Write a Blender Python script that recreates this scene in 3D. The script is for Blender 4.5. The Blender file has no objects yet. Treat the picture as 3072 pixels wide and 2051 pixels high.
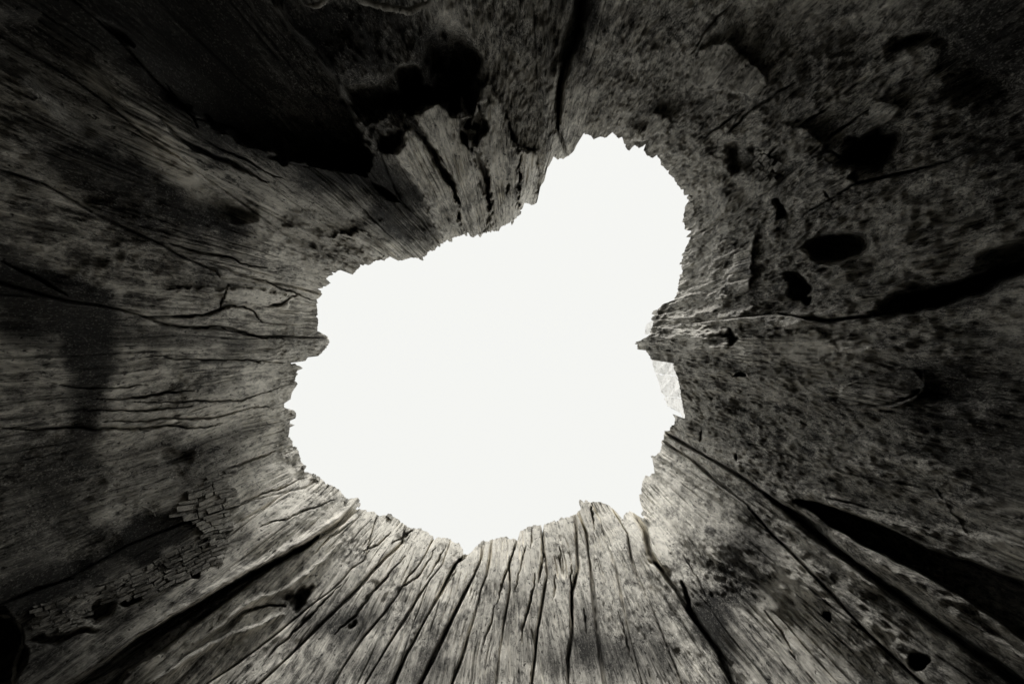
import bpy, math, random
import numpy as np
from mathutils import Vector

random.seed(7)
rng = np.random.default_rng(7)
S = bpy.context.scene
COL = S.collection

# ------------------------------------------------------------------ camera, sky, sun
CAM_H = 0.45                                   # the camera lies near the floor of the hollow, looking straight up
cam_d = bpy.data.cameras.new('camera'); cam = bpy.data.objects.new('camera', cam_d); COL.objects.link(cam)
cam.location = (0, 0, CAM_H); cam.rotation_euler = (math.pi, 0, 0)
cam_d.lens = 16; cam_d.sensor_width = 36; cam_d.clip_start = 0.02; cam_d.clip_end = 2000
S.camera = cam
cam_d.dof.use_dof = True; cam_d.dof.focus_distance = 2.5; cam_d.dof.aperture_fstop = 6.3

SUN_EL, SUN_AZ = math.radians(47), math.radians(-97)   # direction TOWARDS the sun, azimuth in the XY plane
sd = Vector((math.cos(SUN_EL)*math.cos(SUN_AZ), math.cos(SUN_EL)*math.sin(SUN_AZ), math.sin(SUN_EL)))
W = bpy.data.worlds.new('World'); S.world = W; W.use_nodes = True
wn, wl = W.node_tree.nodes, W.node_tree.links
bg = wn['Background']
sky = wn.new('ShaderNodeTexSky'); sky.sky_type = 'NISHITA'; sky.sun_disc = False
sky.sun_elevation = SUN_EL; sky.sun_rotation = math.atan2(sd.x, sd.y)
hs = wn.new('ShaderNodeHueSaturation'); hs.inputs['Saturation'].default_value = 0.0
mx = wn.new('ShaderNodeMix'); mx.data_type = 'RGBA'; mx.inputs[0].default_value = 0.97   # closed, even cloud cover
wl.new(sky.outputs[0], hs.inputs['Color'])
wl.new(hs.outputs[0], mx.inputs[6]); mx.inputs[7].default_value = (8.82, 8.88, 8.62, 1)
wl.new(mx.outputs[2], bg.inputs['Color']); bg.inputs['Strength'].default_value = 0.1

sun_d = bpy.data.lights.new('sun', 'SUN'); sun = bpy.data.objects.new('sun', sun_d); COL.objects.link(sun)
sun_d.energy = 3.6; sun_d.angle = math.radians(20); sun_d.color = (1, .98, .94)
sun.rotation_euler = sd.to_track_quat('Z', 'Y').to_euler()

S.view_settings.view_transform = 'Standard'; S.view_settings.look = 'None'
S.view_settings.gamma = 1; S.view_settings.exposure = 0.08; S.view_settings.use_curve_mapping = False
S.render.engine = 'CYCLES'
S.cycles.max_bounces = 7; S.cycles.diffuse_bounces = 6; S.cycles.glossy_bounces = 2

# ------------------------------------------------------------------ numpy gradient noise
_perm = rng.permutation(256).astype(np.int32); _perm = np.concatenate([_perm, _perm, _perm])
_g = rng.normal(size=(256, 3)).astype(np.float32); _g /= np.linalg.norm(_g, axis=1)[:, None]
def noise(x, y, z):
    xi, yi, zi = np.floor(x), np.floor(y), np.floor(z)
    fx, fy, fz = (x-xi).astype(np.float32), (y-yi).astype(np.float32), (z-zi).astype(np.float32)
    xi, yi, zi = xi.astype(np.int32) & 255, yi.astype(np.int32) & 255, zi.astype(np.int32) & 255
    ux, uy, uz = [f*f*f*(f*(f*6-15)+10) for f in (fx, fy, fz)]
    out = 0
    for a in (0, 1):
        pa = _perm[xi+a]; wa = ux if a else 1-ux
        for b in (0, 1):
            pb = _perm[pa+yi+b]; wb = uy if b else 1-uy
            for c in (0, 1):
                g = _g[_perm[pb+zi+c] & 255]; wc = uz if c else 1-uz
                out = out + wa*wb*wc*(g[..., 0]*(fx-a)+g[..., 1]*(fy-b)+g[..., 2]*(fz-c))
    return out*1.5
def fbm(x, y, z, o=3, s=0.0):
    t = 0; a = 1
    for i in range(o):
        t = t + a*noise(x+s+i*17.3, y+i*7.1-s, z+i*3.7); x, y, z = x*2.03, y*2.03, z*2.03; a *= .5
    return t
def sstep(a, b, x):
    t = np.clip((x-a)/(b-a), 0, 1); return t*t*(3-2*t)

# ------------------------------------------------------------------ the hollow, surveyed as angles seen from the camera
CX, CY, F = 1536.0, 1025.5, 3072*16/36
def zz(ox, oy, s, pts): return [(ox+p[0]/s, oy+p[1]/s)+tuple(p[2:]) for p in pts]
RIM = [(953,932),(949,917),(954,907),(947,897),(955,896),(967,885),(962,872),(952,866),(967,864),(967,858),(977,859),(991,849),(984,841),(978,837),(985,829),(1000,823),(995,816),(1008,819),(1014,811),(1026,808),(1039,813),(1044,819),(1056,824),(1065,817),(1067,812),(1082,800),(1081,794),(1092,798),(1094,793),(1104,788),(1132,782),(1149,778),(1166,775),(1170,770),(1183,776),(1194,782),(1205,782),(1228,774),(1247,773),(1265,776),(1279,766),(1283,757),(1298,749),
(1320,735),(1340,722),(1360,713),(1385,706),(1406,700),(1420,703),(1439,706),(1450,700),(1470,695),(1497,693),(1504,680),(1530,668),(1550,654),(1556,636),(1567,625),(1573,610),(1580,608),(1593,614),(1602,615),(1611,608),(1615,590),(1615,573),(1624,556),(1634,539),(1641,505),(1647,498),(1657,480),(1660,471),(1674,474),(1687,478),(1705,470),(1723,451),(1728,438),(1753,397),(1770,407),(1781,419),(1799,411),(1820,412),(1832,402),(1839,397),(1846,407),(1855,417),(1867,410),(1871,425),(1878,424),(1876,440),(1881,451),(1889,453),(1895,443),(1904,435),(1918,444),(1930,439),(1937,432),(1931,451),(1940,466),(1958,475),(1969,467),(1979,476),(1984,497),(2004,512),(2006,509),(2009,525),(2019,532),(2032,555),(2043,567),(2051,568),(2050,578),(2055,585),(2066,586),(2065,604),(2056,617),(2052,640),(2048,663),(2055,688),(2060,691),(2073,693),
(2070,715),(2064,732),(2056,748),(2047,772),(2043,800),(2047,809),(2043,823),(2036,843),(2036,857),(2031,875),(2024,894),(2024,909),(2013,911),(2009,903),(2006,913),(1990,911),(1982,919),(1966,934),(1961,958),(1955,985),(1949,1005),(1917,1024),(1911,1036),(1912,1045),(1917,1049),(1926,1044),(1952,1040),(1938,1054),(1947,1064),(1955,1080),(1985,1078),(2018,1076),(2020,1100),(2024,1112),(2034,1130),(2040,1165),(2044,1200),(2052,1235),(2055,1262),(2030,1262),(2017,1240),(2025,1255),(2024,1272),(2015,1275),(2008,1292),(1996,1292),(1992,1309),(1986,1321),(1983,1345),(1975,1362),(1956,1369),(1958,1385),(1965,1419),(1956,1419),(1950,1429),(1936,1426),(1931,1436),(1925,1451),(1925,1479),(1917,1485),(1919,1503),(1928,1528),(1932,1554),
(1917,1547),(1886,1530),(1872,1543),(1870,1559),(1850,1534),(1828,1516),(1801,1504),(1774,1505),(1743,1505),(1741,1527),(1725,1543),(1703,1550),(1671,1563),(1631,1572),(1628,1600),(1624,1574),(1595,1576),(1560,1592),(1552,1623),(1544,1614),(1520,1617),(1515,1610),(1488,1614),(1457,1623),(1426,1641),(1408,1661),(1390,1661),(1390,1646),(1368,1628),(1345,1614),(1314,1610),(1302,1619),(1301,1608),(1274,1592),(1238,1583),(1216,1574),(1194,1556),(1167,1543),(1133,1547),(1124,1532),(1100,1536),(1098,1530),(1081,1527),(1066,1528),(1076,1514),(1080,1498),(1068,1491),(1040,1498),(1027,1481),(1017,1466),(999,1458),(984,1449),(976,1453),(974,1443),(958,1434),(933,1420),(915,1415),(912,1397),(902,1379),(895,1351),(879,1338),(878,1323),(864,1310),(869,1284),(870,1261),(887,1254),(888,1243),(883,1232),(869,1226),(851,1222),(853,1209),(873,1196),(875,1178),(893,1151),(886,1142),(886,1122),(900,1100),(879,1095),(871,1088),(915,1084),(929,1068),(955,1068),(978,1044),(989,1026),(982,1008),(951,992),(955,968),(951,950)]
NT, NR = 2600, 400
PH = np.linspace(0, 2*np.pi, NT, endpoint=False).astype(np.float64)     # image angle, clockwise from the right
R = np.array(RIM, float); A = R-[CX, CY]; B = np.roll(A, -1, 0)
rim = np.full(NT, 1e9)
dx, dy = np.cos(PH), np.sin(PH)
for a, b in zip(A, B):
    e = b-a; den = dx*e[1]-dy*e[0]; den = np.where(abs(den) < 1e-9, 1e-9, den)
    t = (a[0]*e[1]-a[1]*e[0])/den; u = (a[0]*dy-a[1]*dx)/den
    ok = (u >= -1e-6) & (u <= 1+1e-6) & (t > 0); rim = np.where(ok & (t < rim), t, rim)
bad = rim > 1e8
rim[bad] = np.interp(PH[bad], PH[~bad], rim[~bad])
rim += 3.5*noise(dx*60, dy*60, dx*0)+2.5*noise(dx*150, dy*150, dx*0+5)     # crumbled edge
RIMPX = rim.copy(); RHO_RIM = rim/F
kk = np.fft.fftfreq(NT, 1/NT); rho_s = np.real(np.fft.ifft(np.fft.fft(RHO_RIM)*np.exp(-(kk/5.0)**2)))

H, K = 2.9, 0.17
RHO_END = 1.52
s = np.linspace(0, 1, NR)[None, :]
RHO = RHO_RIM[:, None]+(RHO_END-RHO_RIM[:, None])*s
PHI = np.repeat(PH[:, None], NR, 1)
PX = CX+np.cos(PHI)*RHO*F; PY = CY+np.sin(PHI)*RHO*F
def height(base, rho, d): return (base*(H+K*H/base*0+0)+K*H+d)/(rho+K)
BASE = rho_s[:, None]*H
h0 = (BASE+K*H)/(RHO+K)
X0, Y0, Z0 = np.cos(PHI)*RHO*h0, np.sin(PHI)*RHO*h0, h0

# ---- survey helpers (pixel space of the survey = directions from the camera)
def seg_dist(pts, pad):
    """distance to a polyline, local width factor; evaluated only near the line"""
    P = np.array([p[:2] for p in pts], float); Wd = np.array([p[2] if len(p) > 2 else 1.0 for p in pts])
    x0, y0 = P.min(0)-pad; x1, y1 = P.max(0)+pad
    idx = np.nonzero((PX > x0) & (PX < x1) & (PY > y0) & (PY < y1))
    x, y = WX[idx], WY[idx]; best = np.full(x.shape, 1e9); wb = np.ones(x.shape)
    for i in range(len(P)-1):
        a, b = P[i], P[i+1]; e = b-a; L = e@e
        t = np.clip(((x-a[0])*e[0]+(y-a[1])*e[1])/L, 0, 1)
        dd = np.hypot(x-a[0]-t*e[0], y-a[1]-t*e[1]); m = dd < best
        best = np.where(m, dd, best); wb = np.where(m, Wd[i]+(Wd[i+1]-Wd[i])*t, wb)
    return idx, best, wb
def inpoly(poly, x, y):
    P = np.array([p[:2] for p in poly], float); c = np.zeros(x.shape, bool); j = len(P)-1
    for i in range(len(P)):
        xi, yi = P[i]; xj, yj = P[j]
        if yi != yj: c ^= ((yi > y) != (yj > y)) & (x < (xj-xi)*(y-yi)/(yj-yi)+xi)
        j = i
    return c
def poly_sd(poly, pad=60):
    """signed distance (positive inside) on a cropped set of points"""
    P = list(poly)+[poly[0]]
    idx, dd, _ = seg_dist(P, pad); ins = inpoly(poly, WX[idx], WY[idx])
    return idx, np.where(ins, dd, -dd)
# gently warped survey coordinates so that no drawn line is clean
wnx = 7*noise(X0*9, Y0*9, Z0*9)+3.5*noise(X0*30, Y0*30, Z0*30)
wny = 7*noise(X0*9+40, Y0*9, Z0*9)+3.5*noise(X0*30+40, Y0*30, Z0*30)
WX, WY = PX+wnx, PY+wny

# ------------------------------------------------------------------ boundaries between pieces of the wall (in order of angle)
z7 = lambda p: zz(1024, 1351, 2.24, p); z6 = lambda p: zz(0, 1351, 2.24, p); z8 = lambda p: zz(2048, 1351, 2.24, p)
z4 = lambda p: zz(0, 700, 2.24, p); z5 = lambda p: zz(2048, 700, 2.24, p); z1 = lambda p: zz(0, 0, 2.24, p)
z2 = lambda p: zz(800, 0, 2.24, p); z3 = lambda p: zz(2048, 0, 2.24, p); zs = lambda p: zz(1100, 250, 3.915, p)
BND = [  # name of the piece that FOLLOWS the boundary, groove width px, groove depth m, polyline
 ('wall_rib',   3, .00, z8([(300,110),(600,210),(850,350),(1300,480),(1700,670),(2000,770),(2294,880)])),
 ('wall_rib',   7, .16, z8([(240,90),(400,180),(600,325),(800,475),(1000,645),(1200,785),(1400,935),(1700,1155),(2000,1385),(2294,1600)])),
 ('wall_rib',   5, .08, z8([(60,60),(200,190),(440,380),(600,560),(850,810),(1000,960),(1200,1180),(1400,1370),(1620,1568)])),
 ('stave',     10, .20, [(1935,1590),(1949,1661),(1985,1710),(2027,1766),(2080,1857),(2158,1962),(2197,2051)]),
 ('stave',      4, .07, z7([(1920,560),(1950,720),(1990,850),(2050,1000),(2110,1130),(2170,1280),(2290,1568)])),
 ('stave',      4, .05, z7([(1745,480),(1780,620),(1820,720),(1850,820),(1880,960),(1930,1200),(2020,1568)])),
 ('stave',      5, .10, z7([(1645,560),(1660,700),(1680,850),(1700,1000),(1720,1180),(1740,1380),(1770,1568)])),
 ('stave',      5, .11, z7([(1568,440),(1582,620),(1590,800),(1550,950),(1552,1100),(1550,1250),(1520,1400),(1520,1568)])),
 ('stave',      5, .12, z7([(1352,560),(1360,690),(1385,840),(1370,900),(1350,1020),(1320,1200),(1305,1400),(1285,1568)])),
 ('stave',      4, .10, z7([(1183,600),(1165,660),(1130,760),(1135,930),(1110,1060),(1090,1180),(1060,1380),(1040,1568)])),
 ('stave',      4, .09, z7([(1000,700),(980,830),(940,930),(910,1060),(860,1220),(800,1420),(745,1568)])),
 ('stave',      7, .17, z7([(940,730),(870,880),(820,980),(760,1100),(700,1220),(600,1430),(530,1568)])),
 ('stave',      5, .12, z7([(850,700),(770,760),(700,890),(620,1040),(530,1200),(440,1360),(350,1568)])),
 ('stave',      4, .08, z7([(720,650),(680,760),(600,860),(530,960),(470,1060),(370,1220),(250,1420),(160,1568)])),
 ('stave',      3, .06, z7([(622,590),(530,760),(440,860),(380,970),(270,1110),(150,1250),(0,1470)])),
 ('stave',      4, .07, z7([(430,500),(410,620),(300,720),(200,820),(110,930),(0,1035),(-150,1180),(-700,1700)])),
 ('stave',      3, .05, z7([(250,420),(160,735),(75,790),(0,880),(-200,1040),(-900,1560)])),
 ('buttress',  10, .22, z6([(2300,480),(2130,590),(2000,680),(1850,745),(1650,860),(1500,940),(1300,1070),(1100,1190),(900,1320),(760,1420),(560,1550),(300,1700)])),
 ('charred_wall', 4, .04, z6([(2050,250),(1700,330),(1250,480),(850,640),(480,850),(240,950),(0,1035)])),
 ('left_wall',  4, .06, z4([(2050,700),(1700,690),(1500,640),(1300,640),(1100,610),(920,545),(800,510),(640,480),(440,450),(0,330)])),
 ('hollow_wall',5, .05, z4([(1900,340),(1480,300),(1450,250),(1200,150),(1080,70),(800,-60),(300,-330)])),
 ('leaning_slab',5,.02, z1([(2200,1720),(1900,1570),(1780,1480),(1600,1350),(1400,1210),(1170,1040),(950,900),(770,740),(500,540),(0,250)])),
 ('cavity_wall',4, .03, z1([(2600,1560),(2294,1240),(2110,1130),(1880,1080),(1700,950),(1540,850),(1310,790),(1050,540),(800,260),(500,0)])),
 ('overhang',   4, .02, z2([(1050,1500),(900,1350),(720,900),(560,620),(380,420),(230,230),(100,80),(40,0)])),
 ('top_rib',    4, .02, zs([(2015,1260),(2015,800),(2005,400),(2010,0),(1990,-500),(1960,-980)])),
 ('crusted_wall',6,.24, [(1700,470),(1672,380),(1675,268),(1688,201),(1711,156),(1733,89),(1746,0)]),
 ('crusted_wall',4,.02, z3([(500,1340),(700,1190),(950,960),(1100,850),(1300,720),(1700,480),(2294,180)])),
 ('crusted_wall',4,.015, z5([(640,540),(930,590),(1230,570),(1400,535),(1700,480),(2294,330)])),
]
rp = RHO*F
PHIW = PHI+(2.4*noise(X0*9, Y0*9, Z0*2.5)+1.5*noise(X0*45, Y0*45, Z0*9))/rp
bphi = []; prev = None
for name, w, dep, pl in BND:
    P = np.array([p[:2] for p in pl], float)-[CX, CY]
    r_ = np.hypot(P[:, 0], P[:, 1]); a_ = np.unwrap(np.arctan2(P[:, 1], P[:, 0]))
    o = np.argsort(r_); r_, a_ = r_[o], a_[o]
    if prev is not None:
        while a_.mean() < prev-0.4: a_ = a_+2*np.pi
    else: a_ = a_ % (2*np.pi)
    prev = a_.mean(); bphi.append((r_, a_))
print('boundary angles', [round(math.degrees(b[1].mean())) for b in bphi])
PU = np.where(PHIW < np.deg2rad(22), PHIW+2*np.pi, PHIW)
LAB = np.zeros(PX.shape, np.int16)-1
D = np.zeros(PX.shape)
for (name, w, dep, pl), (r_, a_) in zip(BND, bphi):
    bp = np.interp(rp, r_, a_)
    LAB += (PU > bp)
    if dep > 0:
        ds = np.abs((PU-bp+np.pi) % (2*np.pi)-np.pi)*rp
        far = (rp > r_[-1]+250)
        wv = w*(0.55+0.9*np.clip(0.5+0.9*noise(X0*5+r_[0], Y0*5, Z0*2.5), 0, 1))*(0.75+rp/2200)
        fade = np.clip(0.35+1.3*(0.5+noise(X0*3+w, Y0*3, Z0*1.5+r_[0])), .25, 1)
        D += dep*fade*np.exp(-(ds/(wv*.72))**3)
LAB[LAB < 0] = len(BND)-1

# ------------------------------------------------------------------ relief of the wall (metres outwards)
FLAT = np.clip(sstep(1.02, 1.12, PHI)*(1-sstep(2.22, 2.34, PHI)), 0, 1)          # the even planks at the bottom of the view
D += 0.09*noise(X0*1.6, Y0*1.6, Z0*.9)+0.04*(1-.75*FLAT)*noise(X0*4, Y0*4, Z0*1.6)+(1-.85*FLAT)*(.055*noise(7*np.cos(PHI)+.8*noise(X0, Y0, Z0), 7*np.sin(PHI), Z0*.55)+.022*noise(17*np.cos(PHI)+5, 17*np.sin(PHI), Z0*1.1))
EX = WX+36*noise(X0*5+7, Y0*5, Z0*4)+22*noise(X0*13+7, Y0*13, Z0*10)+10*noise(X0*33, Y0*33, Z0*22)
EY = WY+36*noise(X0*5+77, Y0*5, Z0*4)+22*noise(X0*13+77, Y0*13, Z0*10)+10*noise(X0*33+9, Y0*33, Z0*22)
def ell(cx, cy, rx, ry, rot=0, soft=.25):
    EX, EY = (WX, WY) if (cx, cy) == (2512, 742) else (globals()['EX'], globals()['EY'])      # the knot hole is a clean oval
    c, s_ = math.cos(math.radians(rot)), math.sin(math.radians(rot))
    x, y = EX-cx, EY-cy; q = np.hypot((x*c+y*s_)/rx, (-x*s_+y*c)/ry)
    return 1-sstep(1-soft, 1+soft, q)
for cx, cy, rx, ry, rot, dep, soft in [
    (2512,742,80,38,-8,.30,.35),(2392,862,28,36,10,.2,.45),(2410,905,22,12,0,.2,.3),(2640,440,80,48,-22,.26,.5),
    (2870,858,220,30,-19,.26,.5),(3080,770,120,46,-14,.2,.6),(2213,1136,19,13,15,.15,.2),(1378,195,44,100,-12,.26,.5),(1312,200,36,52,-10,.2,.55),
    (1350,285,45,35,0,.2,.5),(1394,376,17,18,0,.2,.2),(1160,408,36,22,10,.16,.5),(1250,300,90,24,8,.2,.5),
    (1213,255,30,45,-30,.2,.35),(300,1815,38,22,-14,.10,.5),(395,1795,28,10,-20,.07,.5),(600,1727,24,10,-24,.09,.4),(14,1955,50,104,0,.16,.3),
    (190,1900,90,12,-18,.08,.5),(2762,1985,20,26,0,.2,.3),(2512,1855,8,18,0,.12,.3),(1030,508,28,9,24,.12,.5),(640,370,40,9,35,.07,.5),
    (1690,20,40,160,8,.1,.5),(2740,130,70,30,0,.08,.7),(2940,260,90,60,20,.07,.9),(2230,480,60,35,20,.10,.5),(2340,625,30,14,30,.12,.3),
    (2180,1010,20,12,-20,.08,.4),(1985,1705,12,40,-30,.12,.4),(1055,1862,7,18,20,.05,.6),(872,1800,24,14,-20,.09,.5),(2000,560,1,1,0,0,.2),
    (510,1390,45,25,0,.05,.5),(1090,300,60,60,0,.12,.6),(900,1785,20,30,10,.1,.5)]:
    if dep: D += dep*ell(cx, cy, rx, ry, rot, soft)

def add_poly(poly, d, soft=8, pad=60, rough=0):
    idx, sdv = poly_sd(poly, pad); sdv = sdv+(9*noise(X0[idx]*22, Y0[idx]*22, Z0[idx]*14)+5*noise(X0[idx]*55, Y0[idx]*55, Z0[idx]*40) if rough else 0); D[idx] += d*sstep(-soft, soft, sdv)
    return idx, sdv
# the black cavity upper left, the wedge above the middle rib lower right, the recess under the leaning slab
CAV = [(560,-250),(640,-40),(820,-40),(850,40),(905,120),(960,185),(1010,245),(1050,320),(1090,400),(1112,470),(1100,520),(1040,512),(1000,500),(940,492),(850,480),(770,430),(700,385),(610,340),(560,280),(480,190),(420,80),(330,-60),(300,-250)]
idx, sdv = poly_sd([(300,-300)]+CAV[1:15]+[(560,330),(500,300),(380,180),(200,-60),(120,-300)], 60)
lx = ((PX[idx]-330)*.885-(PY[idx]+60)*.466)
D[idx] += .28*sstep(-12, 14, sdv+14*noise(X0[idx]*12, Y0[idx]*12, Z0[idx]*12)+10*noise(X0[idx]*30, Y0[idx]*30, Z0[idx]*20))*sstep(-120, 260, lx)
add_poly([(120,60),(250,170),(350,320),(470,430),(560,510),(760,640),(700,650),(520,560),(380,480),(230,380),(80,230),(0,180),(-60,60)], .12, 30)
add_poly(z8([(760,340),(850,352),(1000,370),(1300,490),(1700,670),(2000,760),(2300,885),(2500,960),(2500,1400),(2294,1270),(2100,1130),(1800,940),(1500,770),(1200,620),(1000,500),(880,410)]), .42, 7)
add_poly(z8([(560,300),(800,440),(1100,690),(1500,980),(1900,1270),(2400,1620),(2400,1700),(1900,1340),(1500,1060),(1100,760),(800,520)]), .16, 10)
# slit beside the buttress, lower left
add_poly(z6([(2130,575),(1900,720),(1650,840),(1450,940),(1200,1090),(900,1265),(760,1390),(520,1560),(300,1700),(700,1700),(860,1480),(1000,1400),(1200,1260),(1400,1100),(1600,960),(1800,800),(2000,690)]), .32, 7)
# pale slabs standing proud at the top centre
SLABS = [
 (zs([(470,540),(520,520),(640,680),(760,860),(880,1030),(990,1240),(1060,1420),(1100,1640),(900,1800),(780,1640),(700,1400),(600,1220),(500,1070),(340,870),(330,750),(420,680)]), -.07),
 (zs([(560,290),(640,255),(750,260),(830,250),(960,350),(1050,370),(1080,480),(1080,560),(1190,740),(1200,650),(1260,700),(1280,860),(1300,1040),(1290,1100),(1310,1200),(1400,1350),(1420,1540),(1430,1750),(1130,1780),(1100,1540),(1060,1400),(1030,1240),(980,1060),(880,940),(760,740),(650,540),(560,420)]), -.045),
 (zs([(1310,40),(1380,20),(1420,-40),(1500,110),(1560,200),(1640,380),(1700,640),(1785,760),(1785,960),(1765,1220),(1790,1300),(1780,1500),(1700,1700),(1460,1700),(1450,1300),(1430,1050),(1370,900),(1280,740),(1330,720),(1400,600),(1440,520),(1400,400),(1370,310),(1310,240)]), -.08),
 (zs([(1800,780),(1900,800),(2005,830),(2018,1260),(2012,1390),(1965,1450),(1880,1440),(1800,1500)]), -.04),
]
SLAB_ID = 100
for i, (poly, d) in enumerate(SLABS):
    idx, sdv = add_poly(poly, d, 5, 30, 1); m = sdv > 0
    sub = LAB[idx]; sub[m] = SLAB_ID+i; LAB[idx] = sub
# more slabs and scales that can be told apart on other walls
SCALES = [
 ([(510,870),(600,862),(680,872),(745,858),(835,882),(880,895),(850,925),(790,920),(730,915),(670,905),(665,880)], -.03),
 ([(2090,150),(2180,120),(2260,190),(2310,250),(2250,290),(2150,270),(2070,250)], -.03),
 ([(2360,370),(2420,390),(2480,430),(2450,470),(2380,480),(2350,430)], -.03),
 ([(2470,480),(2520,500),(2560,500),(2550,530),(2570,555),(2480,600),(2440,600),(2380,590),(2400,540),(2440,500)], -.05),
 ([(2195,760),(2240,745),(2260,700),(2258,800),(2250,870),(2200,885),(2180,860)], -.02),
 (z3([(1300,690),(1400,680),(1480,720),(1420,800),(1180,930),(1100,900),(1250,780)]), -.04),
 (zz(800,600,4.694,[(940,540),(1100,500),(1200,560),(1350,700),(1500,800),(1700,800),(1420,480),(1300,420),(1180,480),(980,490)]), -.03),
 ([(1940,380),(1960,335),(2000,345),(2010,365),(1990,400),(1930,420),(1890,420),(1900,390)], -.03),
 (z5([(870,120),(860,180),(700,190),(620,170),(720,120),(800,100)]), -.05),
 (z5([(620,700),(300,690),(290,800),(300,860),(600,870),(900,880),(1050,760),(900,640)]), -.03),
 (z5([(1050,1130),(1300,1160),(1500,1120),(1620,1020),(1560,900),(1300,950),(1060,1050)]), -.05),
]
SCALE_ID = 140
for i, (poly, d) in enumerate(SCALES):
    idx, sdv = add_poly(poly, d, 4, 30, 1); m = sdv > 0
    sub = LAB[idx]; sub[m] = SCALE_ID+i; LAB[idx] = sub

# ridges and rolls
def line(pts, d, w, pad=90):
    P = np.array([p[:2] for p in pts], float); L = np.r_[0, np.cumsum(np.hypot(*np.diff(P, axis=0).T))]; q = L/L[-1]
    qs = np.linspace(0, 1, max(7, len(pts)*2)); xs, ys = np.interp(qs, q, P[:, 0]), np.interp(qs, q, P[:, 1])
    tp = np.clip(np.minimum(qs, 1-qs)/.28, .12, 1)
    idx, dd, wf = seg_dist(list(zip(xs, ys, tp)), pad)
    vary = .75+.5*np.clip(.5+noise(X0[idx]*16, Y0[idx]*16, Z0[idx]*6), 0, 1)
    D[idx] += d*np.sqrt(wf)*np.exp(-(dd/(w*(.3+.7*wf)*vary*(.8 if w < 6 and d > 0 else 1)))**(3 if d > 0 else 2))
line(z6([(1000,1560),(1200,1430),(1400,1320),(1520,1240),(1700,1180),(1900,1100)]), -.05, 12)
line(z6([(1300,1300),(1500,1170),(1650,1040),(1760,975),(1880,950),(2000,880),(2294,620)]), -.04, 8)
line(z6([(1200,1400),(1450,1240),(1640,1090),(1780,1030),(1900,1040)]), .07, 8)
line(z6([(500,1530),(800,1330),(1100,1130),(1500,880),(1900,690),(2294,430)]), -.07, 12)
line(z8([(700,290),(1000,520),(1300,740),(1700,1010),(2294,1400)]), -.05, 22)
line(z8([(700,500),(1000,720),(1300,900),(1700,1190),(2200,1560)]), -.06, 24)
line(z5([(1050,1160),(1200,1170),(1400,1170),(1560,1120),(1630,1030),(1620,930)]), -.05, 6)
line(z5([(620,180),(700,140),(800,110),(850,150),(890,200),(950,215),(1080,200),(1200,130),(1225,40)]), -.05, 6)
line(zs([(2060,-900),(2080,-300),(2120,100),(2140,500),(2100,900),(2060,1200)]), -.09, 14)
line([(1640,0),(1640,200),(1630,420)], -.05, 12)
line([(1800,-500),(1752,-60),(1742,20),(1722,110),(1695,190),(1678,280),(1670,360)], .30, 22)
line([(830,-20),(860,50),(905,105),(960,170),(1010,235),(1060,330),(1085,400)], -.10, 9)
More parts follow.
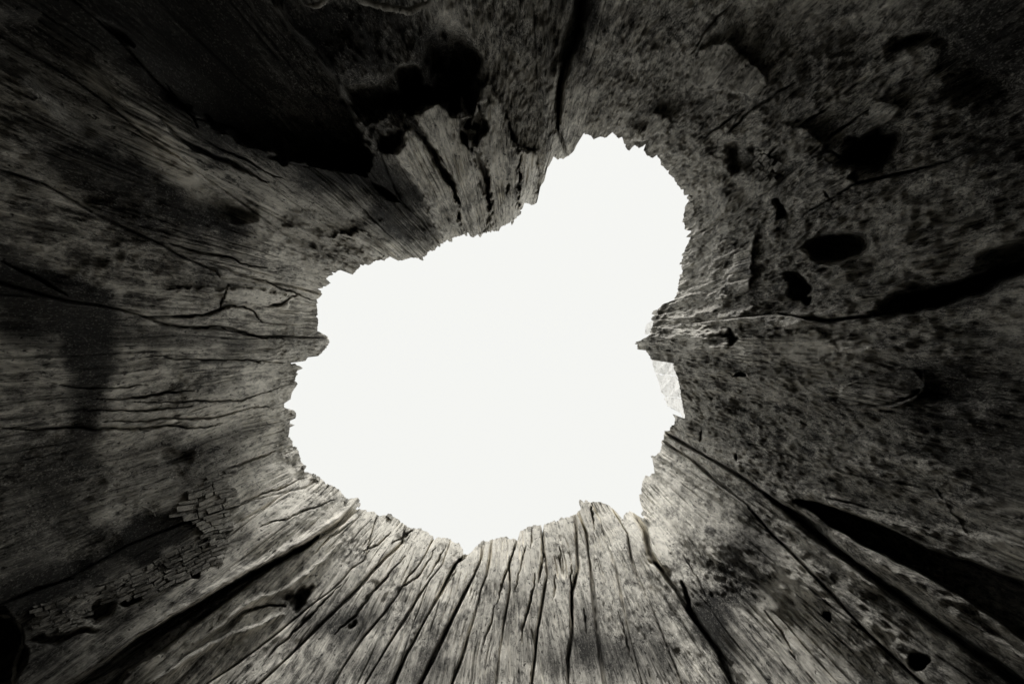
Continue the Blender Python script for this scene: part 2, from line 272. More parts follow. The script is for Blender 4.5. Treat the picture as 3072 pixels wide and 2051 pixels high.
for p, w, dd in [
 (z7([(90,470),(0,530),(-200,690)]),4,.05),(z7([(420,700),(360,780),(300,860),(210,950),(90,1110),(-40,1240)]),4,.07),(z7([(630,660),(600,720),(480,870),(380,960)]),3,.05),
 (z7([(1300,830),(1290,920),(1260,1040),(1225,1180),(1215,1300)]),4,.09),(z7([(1352,570),(1360,690),(1335,780),(1325,890)]),5,.12),(z7([(1170,620),(1130,760),(1090,870),(1060,950),(1040,1030)]),4,.08),
 (z7([(1545,790),(1552,950),(1550,1100),(1552,1260)]),4,.09),(z7([(1675,360),(1690,450),(1705,540)]),3,.05),(z7([(1240,640),(1200,820),(1170,950)]),3,.04),(z7([(1470,640),(1475,760)]),3,.04),
 (z7([(780,760),(740,860),(700,960)]),3,.05),(z7([(1640,1070),(1650,1260)]),3,.05),(z7([(1440,830),(1425,1010)]),3,.04),(z7([(1030,1030),(1000,1160),(960,1300)]),3,.05),(z7([(1870,1080),(1920,1280),(1980,1500)]),3,.06),
 (z7([(700,640),(640,760),(560,870)]),3,.05),(z7([(330,560),(260,630),(150,680)]),3,.05),(z7([(480,530),(390,600),(340,640)]),3,.04),(z7([(1280,520),(1270,660)]),2.5,.04),
 (z4([(640,1110),(900,1110),(1100,1070),(1300,1060)]),4,.07),(z4([(900,1130),(1200,1130),(1600,1130),(1750,1060),(1900,1020)]),3,.06),(z4([(560,1195),(900,1190),(1300,1165)]),4,.07),
 (z4([(700,1265),(1000,1250),(1400,1240),(1600,1190),(1800,1160)]),4,.07),(z4([(0,1300),(400,1310),(700,1310),(1200,1300),(1400,1300),(1500,1270)]),5,.08),(z4([(1000,820),(1430,850),(1700,850),(1900,870)]),3,.06),
 (z4([(1100,620),(1300,635),(1500,620),(1700,690),(1900,710)]),5,.09),(z4([(900,560),(1200,560),(1400,545),(1560,480),(1700,520),(1760,600)]),5,.08),(z4([(1530,340),(1500,450),(1480,540)]),3,.06),(z4([(1760,500),(1900,470),(2000,415)]),5,.07),
 (z4([(0,190),(300,330),(450,420)]),5,.08),(z4([(350,1010),(700,1040),(1000,1020)]),3,.05),(z4([(1400,200),(1800,330),(2100,450)]),4,.07),(z4([(1100,60),(1500,160),(1800,240)]),4,.08),
 (zs([(540,490),(640,620),(760,820),(870,990),(960,1080),(1020,1200),(1080,1400)]),10,.14),(zs([(1290,760),(1330,950),(1400,1080),(1410,1200),(1430,1400)]),8,.12),(zs([(1080,560),(1190,740)]),9,.14),(zs([(1790,780),(1790,960),(1770,1220)]),3,.06),(zs([(1640,620),(1640,720)]),2.5,.04),
 (zs([(1640,330),(1680,560),(1740,720),(1790,750)]),8,.07),(zs([(1830,750),(1960,800)]),4,.05),(zs([(60,1180),(200,1280),(380,1380)]),10,.12),(zs([(1660,1160),(1650,1300)]),5,.05),
 (z3([(340,30),(200,140),(60,350)]),5,.08),(z3([(850,1410),(1170,1235),(1400,1185),(1700,1110),(1900,1030)]),5,.1),(z3([(300,900),(480,720),(760,560)]),5,.08),(z3([(680,1190),(540,1110),(570,1060)]),3,.06),(z3([(1000,700),(900,780),(780,860)]),4,.07),
 (z3([(950,960),(1120,830),(1280,720)]),5,.09),(z3([(150,920),(250,840),(420,740)]),4,.07),(z3([(450,1180),(600,1020),(720,900)]),3,.05),(z3([(940,1280),(990,1330)]),3,.05),(z3([(960,1010),(1150,1090)]),4,.06),
 (z5([(640,540),(930,590),(1230,570),(1400,535)]),6,.09),(z5([(450,1420),(700,1480),(900,1540)]),3,.03),(z5([(130,1300),(110,1400)]),3,.06),(z5([(355,1480),(360,1530)]),4,.07),(z8([(850,100),(1200,170),(1700,260)]),3,.02),
 (z8([(950,310),(1200,370),(1400,430)]),3,.03),(z8([(0,880),(60,1100),(200,1290),(330,1440)]),8,.12),(z8([(0,700),(120,900),(200,1060)]),3,.05),(z8([(550,1080),(700,1250),(760,1400)]),4,.05),
 (z1([(1050,770),(1200,920),(1330,1000),(1500,1070),(1650,1140),(1800,1220)]),6,.09),(z1([(1100,560),(1250,740),(1330,860)]),4,.06),(z1([(1400,960),(1700,1100),(1900,1200)]),3,.06),(z1([(900,320),(650,120)]),10,.05),
 (z6([(0,1030),(240,930),(480,850)]),5,.06),(z6([(1600,360),(1850,260),(2060,180)]),3,.05),(z6([(1750,520),(2000,420),(2250,330)]),3,.05),(z6([(1500,140),(1700,70),(1850,0)]),5,.06),(z6([(2294,900),(2100,1090),(2000,1200),(1800,1380)]),4,.07)]:
    line(p, dd, w)

# surface character by region: fibre relief, crust relief
CR = np.zeros(PX.shape)                                 # crust: granular decay and lichen
for cx, cy, rx, ry, rot, v in [(2500,1000,560,620,0,.9),(2750,450,500,450,0,1),(2150,250,380,330,0,.8),(2130,800,140,520,0,.8),(1500,120,190,230,0,.9),(1130,200,260,260,0,.75),(1580,330,70,110,0,.9),
    (2650,1650,520,260,35,.8),(2550,1850,420,160,40,.5),(1000,740,180,90,30,.5),(330,760,400,180,28,.35),(900,1130,90,160,0,.5),(400,1250,420,300,0,.18),(150,300,200,200,0,.2),(2230,1600,160,230,0,.45)]:
    CR = np.maximum(CR, v*ell(cx, cy, rx, ry, rot, .4))
for poly, _ in SLABS+SCALES:
    idx, sdv = poly_sd(poly, 20); CR[idx] *= 1-.6*sstep(-6, 6, sdv)
GX, GY = 1.25*np.cos(PHI), 1.25*np.sin(PHI)                 # the grain follows the trunk
gw = .020*noise(X0*3, Y0*3, Z0*1.6)+.006*noise(X0*12, Y0*12, Z0*6)
GX, GY = GX-np.sin(PHI)*gw, GY+np.cos(PHI)*gw
wx_, wy_ = GX, GY
fib = noise(wx_*26, wy_*26, Z0*1.1)
fib2 = noise(wx_*60, wy_*60, Z0*2.2+3)
rid = np.clip(1-np.abs(noise(wx_*22+5, wy_*22, Z0*.22))*11, 0, 1)
rid2 = np.clip(1-np.abs(noise(wx_*55+5, wy_*55, Z0*.7))*6, 0, 1)*sstep(-.1, .4, noise(X0*6+3, Y0*6, Z0*4))             # thin splits that run along the grain
ridm = sstep(.05, .5, noise(X0*4+3, Y0*4, Z0*3)+.12)
CR = np.clip(CR+.45*sstep(.1, .5, fbm(X0*3.2+8, Y0*3.2, Z0*2.4, 3))*(CR < .6), 0, 1)
g1 = noise(GX*34, GY*34, Z0*13); g2 = noise(GX*75, GY*75, Z0*30); g3 = noise(GX*15, GY*15, Z0*5)*np.clip(.9+1.6*noise(X0*2.2, Y0*2.2, Z0*2), 0, 1.6)
D += (1-.6*CR)*((.010-.005*FLAT)*fib+.006*fib2+.019*rid2)+.035*rid**3*ridm*(1-.5*CR)+CR*(.022*g1+.018*g2+.042*g3)
D += .012*(1-.6*FLAT)*noise(X0*9, Y0*9, Z0*6)
# each stave stands a little in front of or behind its neighbour
offs = rng.normal(0, .012, 400); D += np.where(LAB < 100, offs[np.clip(LAB, 0, 99)], 0)

# ------------------------------------------------------------------ colour of the wood: char, bleach, dark stain, plus painted shadow and rim glow
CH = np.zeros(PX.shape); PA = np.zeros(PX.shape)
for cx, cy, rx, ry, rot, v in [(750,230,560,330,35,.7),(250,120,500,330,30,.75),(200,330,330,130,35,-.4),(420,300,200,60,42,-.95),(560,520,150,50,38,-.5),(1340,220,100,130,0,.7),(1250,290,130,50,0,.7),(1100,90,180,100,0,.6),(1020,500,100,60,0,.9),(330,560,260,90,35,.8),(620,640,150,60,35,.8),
    (270,1130,75,230,6,.85),(200,980,180,110,10,.4),(90,850,260,60,14,.5),(100,1380,160,70,0,.3),(620,1330,140,60,-10,.35),(620,1180,120,30,0,.3),(2600,1240,300,50,8,.3),(2750,620,120,60,0,.3),(2430,260,220,60,-35,.35),(2130,470,60,120,-30,.25),(60,900,150,130,0,.6),(480,1420,250,130,-10,.35),(250,1700,320,60,-22,.7),(480,1600,120,60,-20,.7),(70,1560,220,200,-20,.4),(80,1950,160,140,0,.6),  # first entry paints the soft vertical shadow on the left wall
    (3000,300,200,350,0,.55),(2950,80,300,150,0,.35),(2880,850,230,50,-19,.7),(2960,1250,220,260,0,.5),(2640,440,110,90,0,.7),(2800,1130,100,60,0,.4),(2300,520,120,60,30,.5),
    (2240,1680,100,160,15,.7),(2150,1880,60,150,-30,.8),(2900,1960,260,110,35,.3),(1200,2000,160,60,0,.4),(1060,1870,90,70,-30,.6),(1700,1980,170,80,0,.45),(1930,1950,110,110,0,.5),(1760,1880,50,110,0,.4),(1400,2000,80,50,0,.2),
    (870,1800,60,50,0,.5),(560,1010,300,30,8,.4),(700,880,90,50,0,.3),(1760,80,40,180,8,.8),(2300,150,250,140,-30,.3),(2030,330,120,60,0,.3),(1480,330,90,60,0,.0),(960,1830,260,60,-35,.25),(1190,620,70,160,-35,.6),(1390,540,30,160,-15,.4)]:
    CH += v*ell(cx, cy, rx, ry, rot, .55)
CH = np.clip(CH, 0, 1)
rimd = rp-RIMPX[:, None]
PA += .6*np.exp(-np.clip(rimd, 0, None)/170)*(ell(1480,1560,560,260,0,.5))          # bleached sapwood along the lower rim, with the rim's glow painted in
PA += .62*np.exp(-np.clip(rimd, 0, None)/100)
for cx, cy, rx, ry, rot, v in [(900,640,330,60,34,.5),(870,600,250,40,34,.2),(2130,1000,90,420,0,.22),(2350,1080,260,130,0,.25)]: PA += v*ell(cx, cy, rx, ry, rot, .6)
PA += .18*ell(1500,1800,620,420,0,.6)+.35*ell(850,1520,230,150,-30,.5)+.35*ell(560,1250,330,90,0,.6)+.3*ell(780,1150,150,110,0,.6)
for poly, _ in SLABS: 
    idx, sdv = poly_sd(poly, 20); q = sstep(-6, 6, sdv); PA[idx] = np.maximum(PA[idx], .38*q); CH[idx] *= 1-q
for cx, cy, rx, ry, rot, v in [(2490,1040,130,80,0,.55),(2700,700,230,130,-20,.35),(2380,1120,150,60,0,.3),(1110,130,60,60,0,.6),(1080,275,60,25,0,.5),(1330,75,50,50,0,.6),(1530,220,70,70,0,.5),(1590,400,22,140,0,.4),(1660,330,20,150,0,.45),(2330,1640,120,110,40,.45),(2380,1830,170,90,50,.45),
    (2060,1520,120,160,40,.5),(2100,1030,60,60,0,.6),(2080,900,60,60,0,.4),(690,620,300,40,38,.5),(960,740,170,50,35,.6),(560,460,90,36,42,.4),(770,880,90,28,5,.6),(470,1500,190,30,-25,.2),(330,290,140,30,42,.25),(1000,1700,200,60,-33,.3),(560,1950,150,22,-30,.6),(2450,1880,180,60,45,.3),(2400,1700,200,30,40,.5),(2700,1850,300,20,38,.3)]:
    PA += v*ell(cx, cy, rx, ry, rot, .6)
PA = np.clip(PA, 0, 1)

# ------------------------------------------------------------------ vertices
def place(phi, rho, base, d):
    h = (base+K*H+d)/(rho+K)
    return np.cos(phi)*rho*h, np.sin(phi)*rho*h, h+CAM_H
VX, VY, VZ = place(PHI, RHO, BASE, D)
NB = 22                                                    # rows that carry the wall down to the ground
t = np.linspace(0, 1, NB+1)[1:][None, :]
re = np.hypot(VX[:, -1], VY[:, -1])[:, None]; ze = VZ[:, -1][:, None]
zb = ze*(1-t)-.06*t; rb = re+(ze-zb)*.25+.05*noise(np.cos(PH)[:, None]*3+0*t, np.sin(PH)[:, None]*3+0*t, zb*4)*np.minimum(1, t*4)
VX = np.hstack([VX, np.cos(PH)[:, None]*rb]); VY = np.hstack([VY, np.sin(PH)[:, None]*rb]); VZ = np.hstack([VZ, zb+0*rb])
ext = lambda a: np.hstack([a, np.repeat(a[:, -1:], NB, 1)])
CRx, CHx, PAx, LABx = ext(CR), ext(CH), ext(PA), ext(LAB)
NC = NR+NB
V = np.stack([VX, VY, VZ], -1).reshape(-1, 3).astype(np.float32)
GR = np.stack([ext(GX), ext(GY), VZ], -1).reshape(-1, 3).astype(np.float32)
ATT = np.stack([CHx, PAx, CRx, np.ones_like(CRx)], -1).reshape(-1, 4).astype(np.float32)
ii = np.arange(NT)[:, None]; jj = np.arange(NC-1)[None, :]; i2 = (ii+1) % NT
Q = np.stack([ii*NC+jj, ii*NC+jj+1, i2*NC+jj+1, i2*NC+jj], -1).reshape(-1, 4)
# a face belongs to the piece at its first corner
FL = LABx[:, :-1].reshape(-1)

def mesh_from(verts, quads, att=None, name='m', smooth=True, gr=None):
    me = bpy.data.meshes.new(name)
    me.vertices.add(len(verts)); me.vertices.foreach_set('co', np.ascontiguousarray(verts, np.float32).ravel())
    n = len(quads); me.loops.add(n*4); me.loops.foreach_set('vertex_index', np.ascontiguousarray(quads, np.int32).ravel())
    me.polygons.add(n); me.polygons.foreach_set('loop_start', np.arange(0, n*4, 4, dtype=np.int32))
    me.polygons.foreach_set('use_smooth', np.full(n, smooth)); me.update(calc_edges=True)
    if att is not None:
        a = me.attributes.new('wood', 'FLOAT_COLOR', 'POINT'); a.data.foreach_set('color', np.ascontiguousarray(att, np.float32).ravel())
    if gr is not None:
        a = me.attributes.new('grain', 'FLOAT_VECTOR', 'POINT'); a.data.foreach_set('vector', np.ascontiguousarray(gr, np.float32).ravel())
    return me

# ------------------------------------------------------------------ materials
def N(nt, t, **kw):
    n = nt.nodes.new(t)
    for k, v in kw.items():
        if k.startswith('i_'): n.inputs[int(k[2:]) if k[2:].isdigit() else k[2:]].default_value = v
        else: setattr(n, k, v)
    return n
def wood_material(name, tint=(1, .96, .865), dark=.055, light=.34, attr=True, char=0., pale=0., crust=.3, bump=1.):
    m = bpy.data.materials.new(name); m.use_nodes = True; nt = m.node_tree; L = nt.links.new
    b = nt.nodes['Principled BSDF']; b.inputs['Roughness'].default_value = .85; b.inputs['Specular IOR Level'].default_value = .25
    geo = N(nt, 'ShaderNodeNewGeometry')
    gat = N(nt, 'ShaderNodeAttribute', attribute_name='grain')
    def mapped(sx, sz, grain=False):
        mp = N(nt, 'ShaderNodeMapping'); mp.inputs['Scale'].default_value = (sx, sx, sz)
        L(gat.outputs['Vector'] if (grain and attr) else geo.outputs['Position'], mp.inputs['Vector']); return mp
    def noi(mp, detail=4, rough=.6, dist=0.):
        n = N(nt, 'ShaderNodeTexNoise'); n.inputs['Scale'].default_value = 1; n.inputs['Detail'].default_value = detail; n.inputs['Roughness'].default_value = rough; n.inputs['Distortion'].default_value = dist
        L(mp.outputs[0], n.inputs['Vector']); return n.outputs[0]
    def ramp(src, a, b_, lo=0., hi=1.):
        r = N(nt, 'ShaderNodeMapRange', clamp=True); r.inputs[1].default_value = a; r.inputs[2].default_value = b_; r.inputs[3].default_value = lo; r.inputs[4].default_value = hi; L(src, r.inputs[0]); return r.outputs[0]
    def op(o, a, b_=None, c=None):
        n = N(nt, 'ShaderNodeMath', operation=o)
        for k, v in enumerate((a, b_, c)):
            if v is None: continue
            if isinstance(v, (int, float)): n.inputs[k].default_value = v
            else: L(v, n.inputs[k])
        return n.outputs[0]
    if attr:
        at = N(nt, 'ShaderNodeAttribute', attribute_name='wood'); sp = N(nt, 'ShaderNodeSeparateColor'); L(at.outputs['Color'], sp.inputs[0])
        ch, pa, cr = sp.outputs[0], sp.outputs[1], sp.outputs[2]
    else:
        v1, v2, v3 = N(nt, 'ShaderNodeValue'), N(nt, 'ShaderNodeValue'), N(nt, 'ShaderNodeValue')
        v1.outputs[0].default_value, v2.outputs[0].default_value, v3.outputs[0].default_value = char, pale, crust
        ch, pa, cr = v1.outputs[0], v2.outputs[0], v3.outputs[0]
    fibre = noi(mapped(96, 3.4, True), 6, .72, .15)
    fine = noi(mapped(290, 14, True), 4, .75)
    mott = noi(mapped(38, 13, True), 7, .75, .8)
    blot = noi(mapped(4.2, 2.4), 6, .68, .6)
    blot2 = noi(mapped(19, 9), 5, .7, .4)
    grain = noi(mapped(165, 58, True), 4, .78)
    spk = noi(mapped(78, 26, True), 6, .76, .7)
    fil_ = noi(mapped(52, 15, True), 5, .66, 1.3); fil = ramp(op('ABSOLUTE', op('SUBTRACT', fil_, .5)), .0, .045, 1., 0.)
    fil2_ = noi(mapped(125, 32, True), 4, .66, 1.0); fil2 = ramp(op('ABSOLUTE', op('SUBTRACT', fil2_, .5)), .0, .06, 1., 0.)
    pits = ramp(noi(mapped(85, 42), 2, .5), .27, .36)                      # worm holes and flecks
    # wood tone 0..1
    a = op('MULTIPLY_ADD', ramp(fibre, .36, .64), .50, op('MULTIPLY', ramp(fine, .33, .67), .26))
    a = op('MULTIPLY_ADD', ramp(blot2, .34, .66), .36, a)
    a = op('MULTIPLY', a, ramp(blot, .34, .62, .34, 1.15)); a = op('MULTIPLY', a, ramp(mott, .38, .60, .42, 1.2))
    c_ = op('POWER', ramp(spk, .36, .74), 1.6); c2 = op('POWER', ramp(grain, .34, .72), 1.4)
    c_ = op('MULTIPLY_ADD', c2, .8, op('MULTIPLY', c_, 1.35)); c_ = op('MULTIPLY', c_, .62); c_ = op('MULTIPLY_ADD', op('MULTIPLY', fil, ramp(spk, .36, .6, 0, 1)), .55, op('MULTIPLY_ADD', fil2, .30, c_)); c_ = op('MULTIPLY', c_, ramp(blot2, .34, .62, .34, 1.5)); c_ = op('MULTIPLY', c_, ramp(mott, .36, .6, .5, 1.25))
    a = op('MULTIPLY', a, 1.15)
    mxx = N(nt, 'ShaderNodeMix', data_type='FLOAT'); L(cr, mxx.inputs[0]); L(a, mxx.inputs[2]); L(c_, mxx.inputs[3]); tone = mxx.outputs[0]
    # pale weathered wood and painted rim glow lift, char and painted shadow pull down; both with ragged edges
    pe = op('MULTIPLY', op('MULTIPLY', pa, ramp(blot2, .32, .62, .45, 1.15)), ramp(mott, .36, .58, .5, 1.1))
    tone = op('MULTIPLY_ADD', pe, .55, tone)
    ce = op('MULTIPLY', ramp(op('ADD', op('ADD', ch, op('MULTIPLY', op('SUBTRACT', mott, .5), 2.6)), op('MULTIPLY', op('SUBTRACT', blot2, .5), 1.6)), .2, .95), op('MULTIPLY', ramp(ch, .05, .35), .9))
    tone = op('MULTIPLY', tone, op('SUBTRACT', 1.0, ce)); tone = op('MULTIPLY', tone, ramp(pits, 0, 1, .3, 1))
    tone = op('MULTIPLY', op('POWER', tone, 2.55), 2.9)
    fl1 = ramp(noi(mapped(180, 110), 3, .6), .55, .68); fl0 = ramp(noi(mapped(130, 75), 3, .65), .33, .45, .25, 1.0)
    rough_ = op('MULTIPLY_ADD', cr, .65, .30); keep = op('SUBTRACT', 1.0, op('MULTIPLY', ce, .85))
    tone = op('MULTIPLY', tone, op('SUBTRACT', 1.0, op('MULTIPLY', rough_, op('SUBTRACT', 1.0, fl0))))
    tone = op('MULTIPLY_ADD', op('MULTIPLY', op('MULTIPLY', fl1, rough_), op('MULTIPLY', keep, ramp(blot2, .36, .6, .15, 1.1))), .85, tone)
    tone = op('DIVIDE', op('MULTIPLY', tone, 1.22), op('ADD', tone, .55))
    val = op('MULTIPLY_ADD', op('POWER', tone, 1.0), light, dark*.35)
    cc = N(nt, 'ShaderNodeCombineColor')
    for k in range(3): L(op('MULTIPLY', val, tint[k]), cc.inputs[k])
    L(cc.outputs[0], b.inputs['Base Color'])
    hh = op('MULTIPLY_ADD', fibre, .9, op('MULTIPLY', fine, .35)); hc = op('MULTIPLY_ADD', fil, .5, op('MULTIPLY', spk, 1.4)); hc = op('ADD', hc, op('MULTIPLY', grain, .8))
    mh = N(nt, 'ShaderNodeMix', data_type='FLOAT'); L(cr, mh.inputs[0]); L(hh, mh.inputs[2]); L(hc, mh.inputs[3])
    hsum = op('ADD', mh.outputs[0], op('MULTIPLY', pits, .5))
    bp = N(nt, 'ShaderNodeBump'); bp.inputs['Strength'].default_value = 1.0; bp.inputs['Distance'].default_value = .016*bump
    L(hsum, bp.inputs['Height']); L(bp.outputs[0], b.inputs['Normal'])
    return m
M_WALL = wood_material('weathered_wood', light=.88, bump=1.35)
M_BLOCK = wood_material('charred_block_wood', attr=False, char=.1, pale=.22, crust=.35, light=.6)
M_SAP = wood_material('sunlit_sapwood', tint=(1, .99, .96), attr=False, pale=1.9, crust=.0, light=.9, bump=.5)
M_LIP = wood_material('pale_lip_wood', attr=False, pale=.55, crust=.3, light=.55)
M_BARK = wood_material('bark', attr=False, char=.2, crust=.6, light=.35)

# ------------------------------------------------------------------ the stump and its parts
stump = bpy.data.objects.new('hollow_tree_stump', None); COL.objects.link(stump)
stump['label'] = 'hollow weathered tree stump seen from inside, dark charred walls round a ragged opening'
stump['category'] = 'tree stump'
def part(name, me, mat, parent=stump, label=None, kind=None):
    me.materials.clear(); me.materials.append(mat)
    o = bpy.data.objects.new(name, me); COL.objects.link(o); o.parent = parent
    if label: o['label'] = label
    if kind: o['kind'] = kind
    return o
LABELS = {0:'dark middle rib between the two black slits lower right',1:'broad speckled rib right of the thin crack',2:'wide stained wall face lower right',17:'buttress face above the long black slit lower left',
 18:'charred wall face lower left',19:'cracked left wall with painted dark vertical shadow',20:'hollowed wall under the leaning slab',21:'long leaning slab upper left',22:'soot black cavity wall upper left',23:'pitted overhang at the top',24:'tall fibrous rib at the top',
 25:'speckled wall upper right',26:'shaggy crusted wall far right above the knot holes',27:'crusted right wall below the knot holes'}
for l in np.unique(FL):
    q = Q[FL == l]; u, inv = np.unique(q, return_inverse=True)
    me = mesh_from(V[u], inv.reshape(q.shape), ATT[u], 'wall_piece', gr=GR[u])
    if l < 100: nm = BND[l][0]
    elif l < SCALE_ID: nm = 'wood_slab'
    else: nm = 'wood_scale'
    part(nm, me, M_WALL, label=LABELS.get(int(l)))

# ---- thickness of the wall: broken top edge and bark outside
nt2 = 520; st = NT//nt2; sel = np.arange(0, NT, 1)
rx, ry, rz = VX[:, 0], VY[:, 0], VZ[:, 0]; rr = np.hypot(rx, ry)
rings = [(rx, ry, rz)]
for k, (o_, dz) in enumerate([(.03, -.005), (.08, -.03), (.14, -.08)]):
    r2 = rr+o_+.012*noise(dx*40+k, dy*40, dx*0); rings.append((dx*r2, dy*r2, rz+dz+.02*(noise(dx*50, dy*50, dx*0+k)-.6)))
P_ = np.stack([np.stack(r, -1) for r in rings], 1); nr = P_.shape[1]
qi = np.arange(NT)[:, None]; qj = np.arange(nr-1)[None, :]; q2 = (qi+1) % NT
qq = np.stack([qi*nr+qj, q2*nr+qj, q2*nr+qj+1, qi*nr+qj+1], -1).reshape(-1, 4)
part('broken_rim', mesh_from(P_.reshape(-1, 3), qq, np.tile([.1, .3, .3, 1], (NT*nr, 1)), gr=P_.reshape(-1, 3)), M_WALL)
sub = np.arange(0, NT, 5); nb = 46; tt = np.linspace(0, 1, nb)[None, :]
ph5 = PH[sub][:, None]; x5, y5 = np.cos(ph5), np.sin(ph5)
zt = (rz-.07)[sub][:, None]; zo = zt*(1-tt)-.08*tt
ro = np.maximum(rr[sub][:, None]+.17, 0)+(zt-zo)*.16+.18*np.clip((.9-zo), 0, 1)**2*(1+.8*noise(x5*2.2+0*tt, y5*2.2+0*tt, 0*zo))
ro = np.maximum(ro, rho_s[sub][:, None]*H+.9*sstep(0, .12, tt))                      # bark clears every cavity of the inside
ro = ro+.05*noise(x5*11+0*tt, y5*11+0*tt, zo*1.5)+.03*noise(x5*30+0*tt, y5*30+0*tt, zo*4)
VB = np.stack([x5*ro, y5*ro, zo], -1); ns = len(sub)
bi = np.arange(ns)[:, None]; bj = np.arange(nb-1)[None, :]; b2 = (bi+1) % ns
part('bark', mesh_from(VB.reshape(-1, 3), np.stack([bi*nb+bj, b2*nb+bj, b2*nb+bj+1, bi*nb+bj+1], -1).reshape(-1, 4)), M_BARK)

# ---- lookup of the wall along a surveyed direction
def wall(px, py, d=0., flat=False):
    ph = math.atan2(py-CY, px-CX) % (2*math.pi); i = int(round(ph/(2*math.pi)*NT)) % NT
    rho = math.hypot(px-CX, py-CY)/F; f = (rho-RHO_RIM[i])/(RHO_END-RHO_RIM[i]); j = int(min(max(round(f*(NR-1)), 0), NR-1))
    h = (BASE[i, 0]+K*H+(DS[i, j] if flat else D[i, j])+d)/(rho+K)
    return (math.cos(ph)*rho*h, math.sin(ph)*rho*h, h+CAM_H)
DS = D.copy()
for ax in (0, 1):
    acc = 0
    for k in range(-12, 13, 3): acc = acc+np.roll(DS, k, ax)
    DS = acc/9

# ---- charred blocks (the wood has cracked into little bricks)
def block(corners, t_, name='char_block', mat=None, flat=True):
    cx_ = sum(c[0] for c in corners)/4; cy_ = sum(c[1] for c in corners)/4
    vs = []
    tl = random.uniform(-.0035, .0035); tl2 = random.uniform(-.0035, .0035)
    for ins, d in ((1.0, .05), (1.0, -t_*.8), (.93, -t_)):
        for k, c in enumerate(corners):
            x = cx_+(c[0]-cx_)*ins; y = cy_+(c[1]-cy_)*ins
            vs.append(wall(x, y, d+(tl if k in (0, 1) else -tl)+(tl2 if k in (1, 2) else -tl2)-random.uniform(0, .001), flat))
    fs = [(8, 9, 10, 11)]
    for lv in (0, 4):
        for k in range(4): fs.append((lv+k, lv+(k+1) % 4, lv+4+(k+1) % 4, lv+4+k))
    me = mesh_from(np.array(vs), np.array(fs), None, name, smooth=False)
    return part(name, me, mat or M_BLOCK)
def block_field(poly, ang, lw, lh, t_, keep=.93, lim=400):
    c, s_ = math.cos(math.radians(ang)), math.sin(math.radians(ang))
    P = np.array(poly); U = P[:, 0]*c+P[:, 1]*s_; Vv = -P[:, 0]*s_+P[:, 1]*c
    v = Vv.min(); n = 0
    while v < Vv.max():
        hgt = lh*random.uniform(.6, 1.5); u = U.min()+random.uniform(-lw, 0); sl = random.uniform(-.04, .04)
        while u < U.max():
            L_ = lw*random.uniform(.45, 1.6); g = .9
            cu, cv = u+L_/2, v+hgt/2; px, py = cu*c-cv*s_, cu*s_+cv*c
            if inpoly(poly, np.array([px]), np.array([py]))[0] and random.random() < keep and n < lim:
                cs = []
                for du, dv in ((g, g), (L_-g, g), (L_-g, hgt-g), (g, hgt-g)):
                    uu = u+du+random.uniform(-3, 3); vv = v+dv+(u-U.min())*sl*.2+random.uniform(-1.6, 1.6)
                    vv += 5*math.sin(uu*.012)+3*math.sin(uu*.05+v*.02)
                    cs.append((uu*c-vv*s_, uu*s_+vv*c))
                block(cs, t_*random.uniform(.6, 1.35)); n += 1
            u += L_
        v += hgt
    return n
B1 = z6([(1270,260),(1440,150),(1590,125),(1610,250),(1560,440),(1510,560),(1480,640),(1380,560),(1260,470),(1180,420),(1130,420)])
B2 = z6([(1300,630),(1450,590),(1530,640),(1530,740),(1400,800),(1180,900),(1020,990),(780,1000),(600,1000),(590,950),(640,900),(820,830),(1000,770)])
B3 = z6([(600,940),(590,1090),(560,1190),(330,1230),(180,1230),(140,1180),(260,1040),(400,990)])
B4 = z4([(900,560),(1100,590),(1300,600),(1480,560),(1660,620),(1650,690),(1450,680),(1200,650),(950,650)])
B5 = z3([(480,1010),(560,1000),(700,1190),(600,1270),(440,1240),(480,1130)])
B6 = z3([(1080,560),(1180,530),(1240,600),(1230,680),(1150,690),(1060,640)])
nblk = 0
for poly, ang, lw, lh, t_, kp in [(B1,-16,38,14,.022,.95),(B2,-24,42,10,.02,.97),(B3,-22,36,10,.02,.93),(B5,-45,26,14,.02,.85)]:
    nblk += block_field(poly, ang, lw, lh, t_, kp)
print('blocks', nblk)

# ---- sunlit outer sapwood seen past the right-hand rim, and a few loose shards on the rim
def shard(poly, depth, thick, mat, name='sapwood_shard', lab=None, lean=.55, jit=2):
    src, poly = poly, []
    for a, b in zip(src, src[1:]+src[:1]):
        k = max(1, int(math.hypot(b[0]-a[0], b[1]-a[1])/(5 if jit > 1 else 99)))
        poly += [(a[0]+(b[0]-a[0])*q/k+random.uniform(-jit, jit), a[1]+(b[1]-a[1])*q/k+random.uniform(-jit, jit)) for q in range(k)]
    n = len(poly); vs = []
    for k in range(2):
        for (x, y) in poly:
            ph = math.atan2(y-CY, x-CX) % (2*math.pi); i = int(round(ph/(2*math.pi)*NT)) % NT
            rho = math.hypot(x-CX, y-CY)/F; h = (BASE[i, 0]+K*H+depth+(2085-x)/130*lean+k*thick+.006*math.sin(x*.13+y*.1))/(rho+K)
            vs.append((math.cos(ph)*rho*h, math.sin(ph)*rho*h, h+CAM_H))
    me = bpy.data.meshes.new(name)
    me.from_pydata(vs, [], [tuple(range(n)), tuple(range(2*n-1, n-1, -1))]+[(k, (k+1) % n, n+(k+1) % n, n+k) for k in range(n)])
    return part(name, me, mat, label=lab)
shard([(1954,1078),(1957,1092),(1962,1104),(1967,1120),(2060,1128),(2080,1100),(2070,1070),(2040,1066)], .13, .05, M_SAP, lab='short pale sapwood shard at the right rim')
shard([(1967,1122),(1972,1136),(1980,1160),(1984,1178),(1994,1190),(2075,1194),(2080,1150),(2062,1130)], .13, .05, M_SAP, lab='wide pale sapwood shard beyond the right rim')
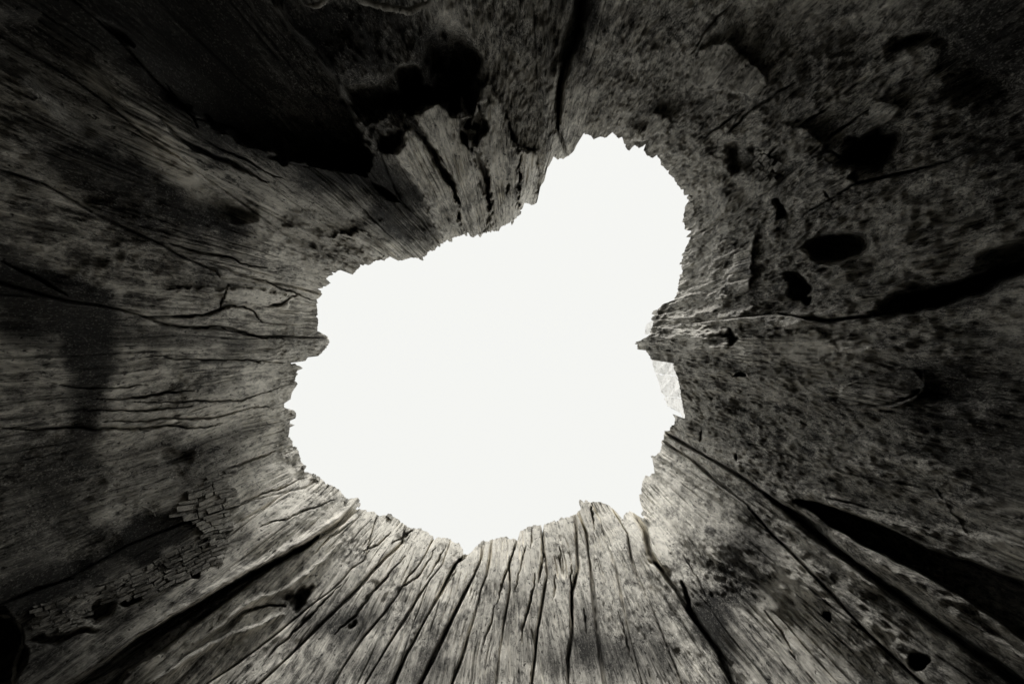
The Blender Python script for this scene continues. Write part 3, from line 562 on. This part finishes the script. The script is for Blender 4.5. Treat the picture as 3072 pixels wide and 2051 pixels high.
shard([(1990,1191),(1999,1204),(2004,1219),(2022,1228),(2040,1238),(2052,1262),(2066,1266),(2085,1240),(2080,1196)], .13, .05, M_SAP, lab='lowest pale sapwood shard beyond the right rim')
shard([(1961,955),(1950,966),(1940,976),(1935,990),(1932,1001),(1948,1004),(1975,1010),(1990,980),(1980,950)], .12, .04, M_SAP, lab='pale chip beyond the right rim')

# ---- splinters standing on the broken edge
M_SPL = wood_material('splinter_wood', attr=False, pale=.5, crust=.3, light=.7)
for k in range(55):
    i = random.randrange(NT); ph = PH[i]; r0 = RIMPX[i]; w = random.uniform(4, 10); L_ = random.uniform(3, 9) if random.random() < .85 else random.uniform(9, 17)
    c, s_ = math.cos(ph), math.sin(ph); sk = random.uniform(-.35, .35)*L_
    q = lambda rad, tan: (CX+c*rad-s_*tan, CY+s_*rad+c*tan)
    shard([q(r0+7, -w), q(r0-L_*.35, -w*.7), q(r0-L_*.75, -w*.35+sk*.6), q(r0-L_, sk), q(r0-L_*.6, w*.4+sk*.4), q(r0-L_*.25, w*.8), q(r0+7, w)], random.uniform(-.01, .035), random.uniform(.015, .035), M_SPL, 'splinter', lean=0, jit=.8)

# ---- pale curled lips of wood
def lip(pts, r, mat=M_LIP, name='wood_lip', up=-.03):
    pts = [np.array(p[:2], float) for p in pts]; dense = []
    for a, b in zip(pts[:-1], pts[1:]):
        k = max(2, int(np.linalg.norm(b-a)/7))
        dense += [a+(b-a)*q/k for q in range(k)]
    dense.append(pts[-1]); C_ = [Vector(wall(p[0]+random.uniform(-1.5, 1.5), p[1]+random.uniform(-1.5, 1.5), up, True)) for p in dense]
    vs, fs = [], []
    for i, c in enumerate(C_):
        d = (C_[min(i+1, len(C_)-1)]-C_[max(i-1, 0)]).normalized(); n1 = d.cross(Vector((0, 0, 1))); n1 = n1.normalized() if n1.length > .01 else Vector((1, 0, 0)); n2 = d.cross(n1)
        rr_ = r*(.6+.5*random.random())*min(1, .35+i*.3, .35+(len(C_)-1-i)*.3)
        for k in range(6): a_ = k*math.pi/3; vs.append(tuple(c+n1*math.cos(a_)*rr_+n2*math.sin(a_)*rr_))
    for i in range(len(C_)-1):
        for k in range(6): fs.append((i*6+k, i*6+(k+1) % 6, i*6+6+(k+1) % 6, i*6+6+k))
    return part(name, mesh_from(np.array(vs), np.array(fs), None, name), mat)
lip([(1062,-8),(1100,8),(1140,18),(1175,26),(1205,30),(1228,36),(1248,28),(1262,18),(1285,14),(1295,-5)], .011)
lip([(917,14),(940,21),(958,16),(975,2),(985,-12)], .008)
lip([(0,1845),(25,1848),(45,1845),(58,1872),(74,1895),(72,1920),(58,1955),(45,1990),(40,2051)], .006)
lip(z6([(880,375),(950,370),(1000,395),(1030,420),(1050,445)]), .004)
lip(z6([(720,1290),(760,1330),(765,1370),(730,1410),(640,1460)]), .005)
lip(z8([(130,175),(200,210),(300,280),(370,330),(440,385)]), .005)
lip(zs([(1110,150),(1120,260),(1160,360),(1170,400)]), .008, name='splinter', up=-.12)
lip(zs([(1300,260),(1290,330),(1240,440),(1230,500)]), .007, name='splinter', up=-.12)
lip(zs([(1100,420),(1150,400),(1180,380),(1230,400)]), .006, name='splinter', up=-.12)
lip(zs([(2270,500),(2275,560),(2272,600)]), .005, name='splinter', up=-.04)

# ------------------------------------------------------------------ ground outside and inside the stump
g = bpy.data.materials.new('forest_soil'); g.use_nodes = True; nt = g.node_tree
gb = nt.nodes['Principled BSDF']; gb.inputs['Roughness'].default_value = .95
gn = nt.nodes.new('ShaderNodeTexNoise'); gn.inputs['Scale'].default_value = 3; gn.inputs['Detail'].default_value = 10
gr = nt.nodes.new('ShaderNodeValToRGB'); gr.color_ramp.elements[0].color = (.02, .019, .016, 1); gr.color_ramp.elements[1].color = (.12, .115, .10, 1)
tc = nt.nodes.new('ShaderNodeTexCoord')
nt.links.new(tc.outputs['Object'], gn.inputs['Vector']); nt.links.new(gn.outputs[0], gr.inputs[0]); nt.links.new(gr.outputs[0], gb.inputs['Base Color'])
n = 90; gx, gy = np.meshgrid(np.linspace(-1, 1, n), np.linspace(-1, 1, n), indexing='ij')
gx, gy = np.sign(gx)*np.abs(gx)**3*400, np.sign(gy)*np.abs(gy)**3*400
gz = .03*noise(gx*.9, gy*.9, gx*0)
gi, gj = np.meshgrid(np.arange(n-1), np.arange(n-1), indexing='ij')
gq = np.stack([gi*n+gj, (gi+1)*n+gj, (gi+1)*n+gj+1, gi*n+gj+1], -1).reshape(-1, 4)
gm = mesh_from(np.stack([gx, gy, gz], -1).reshape(-1, 3), gq, None, 'ground'); gm.materials.append(g)
go = bpy.data.objects.new('ground', gm); COL.objects.link(go); go['kind'] = 'structure'
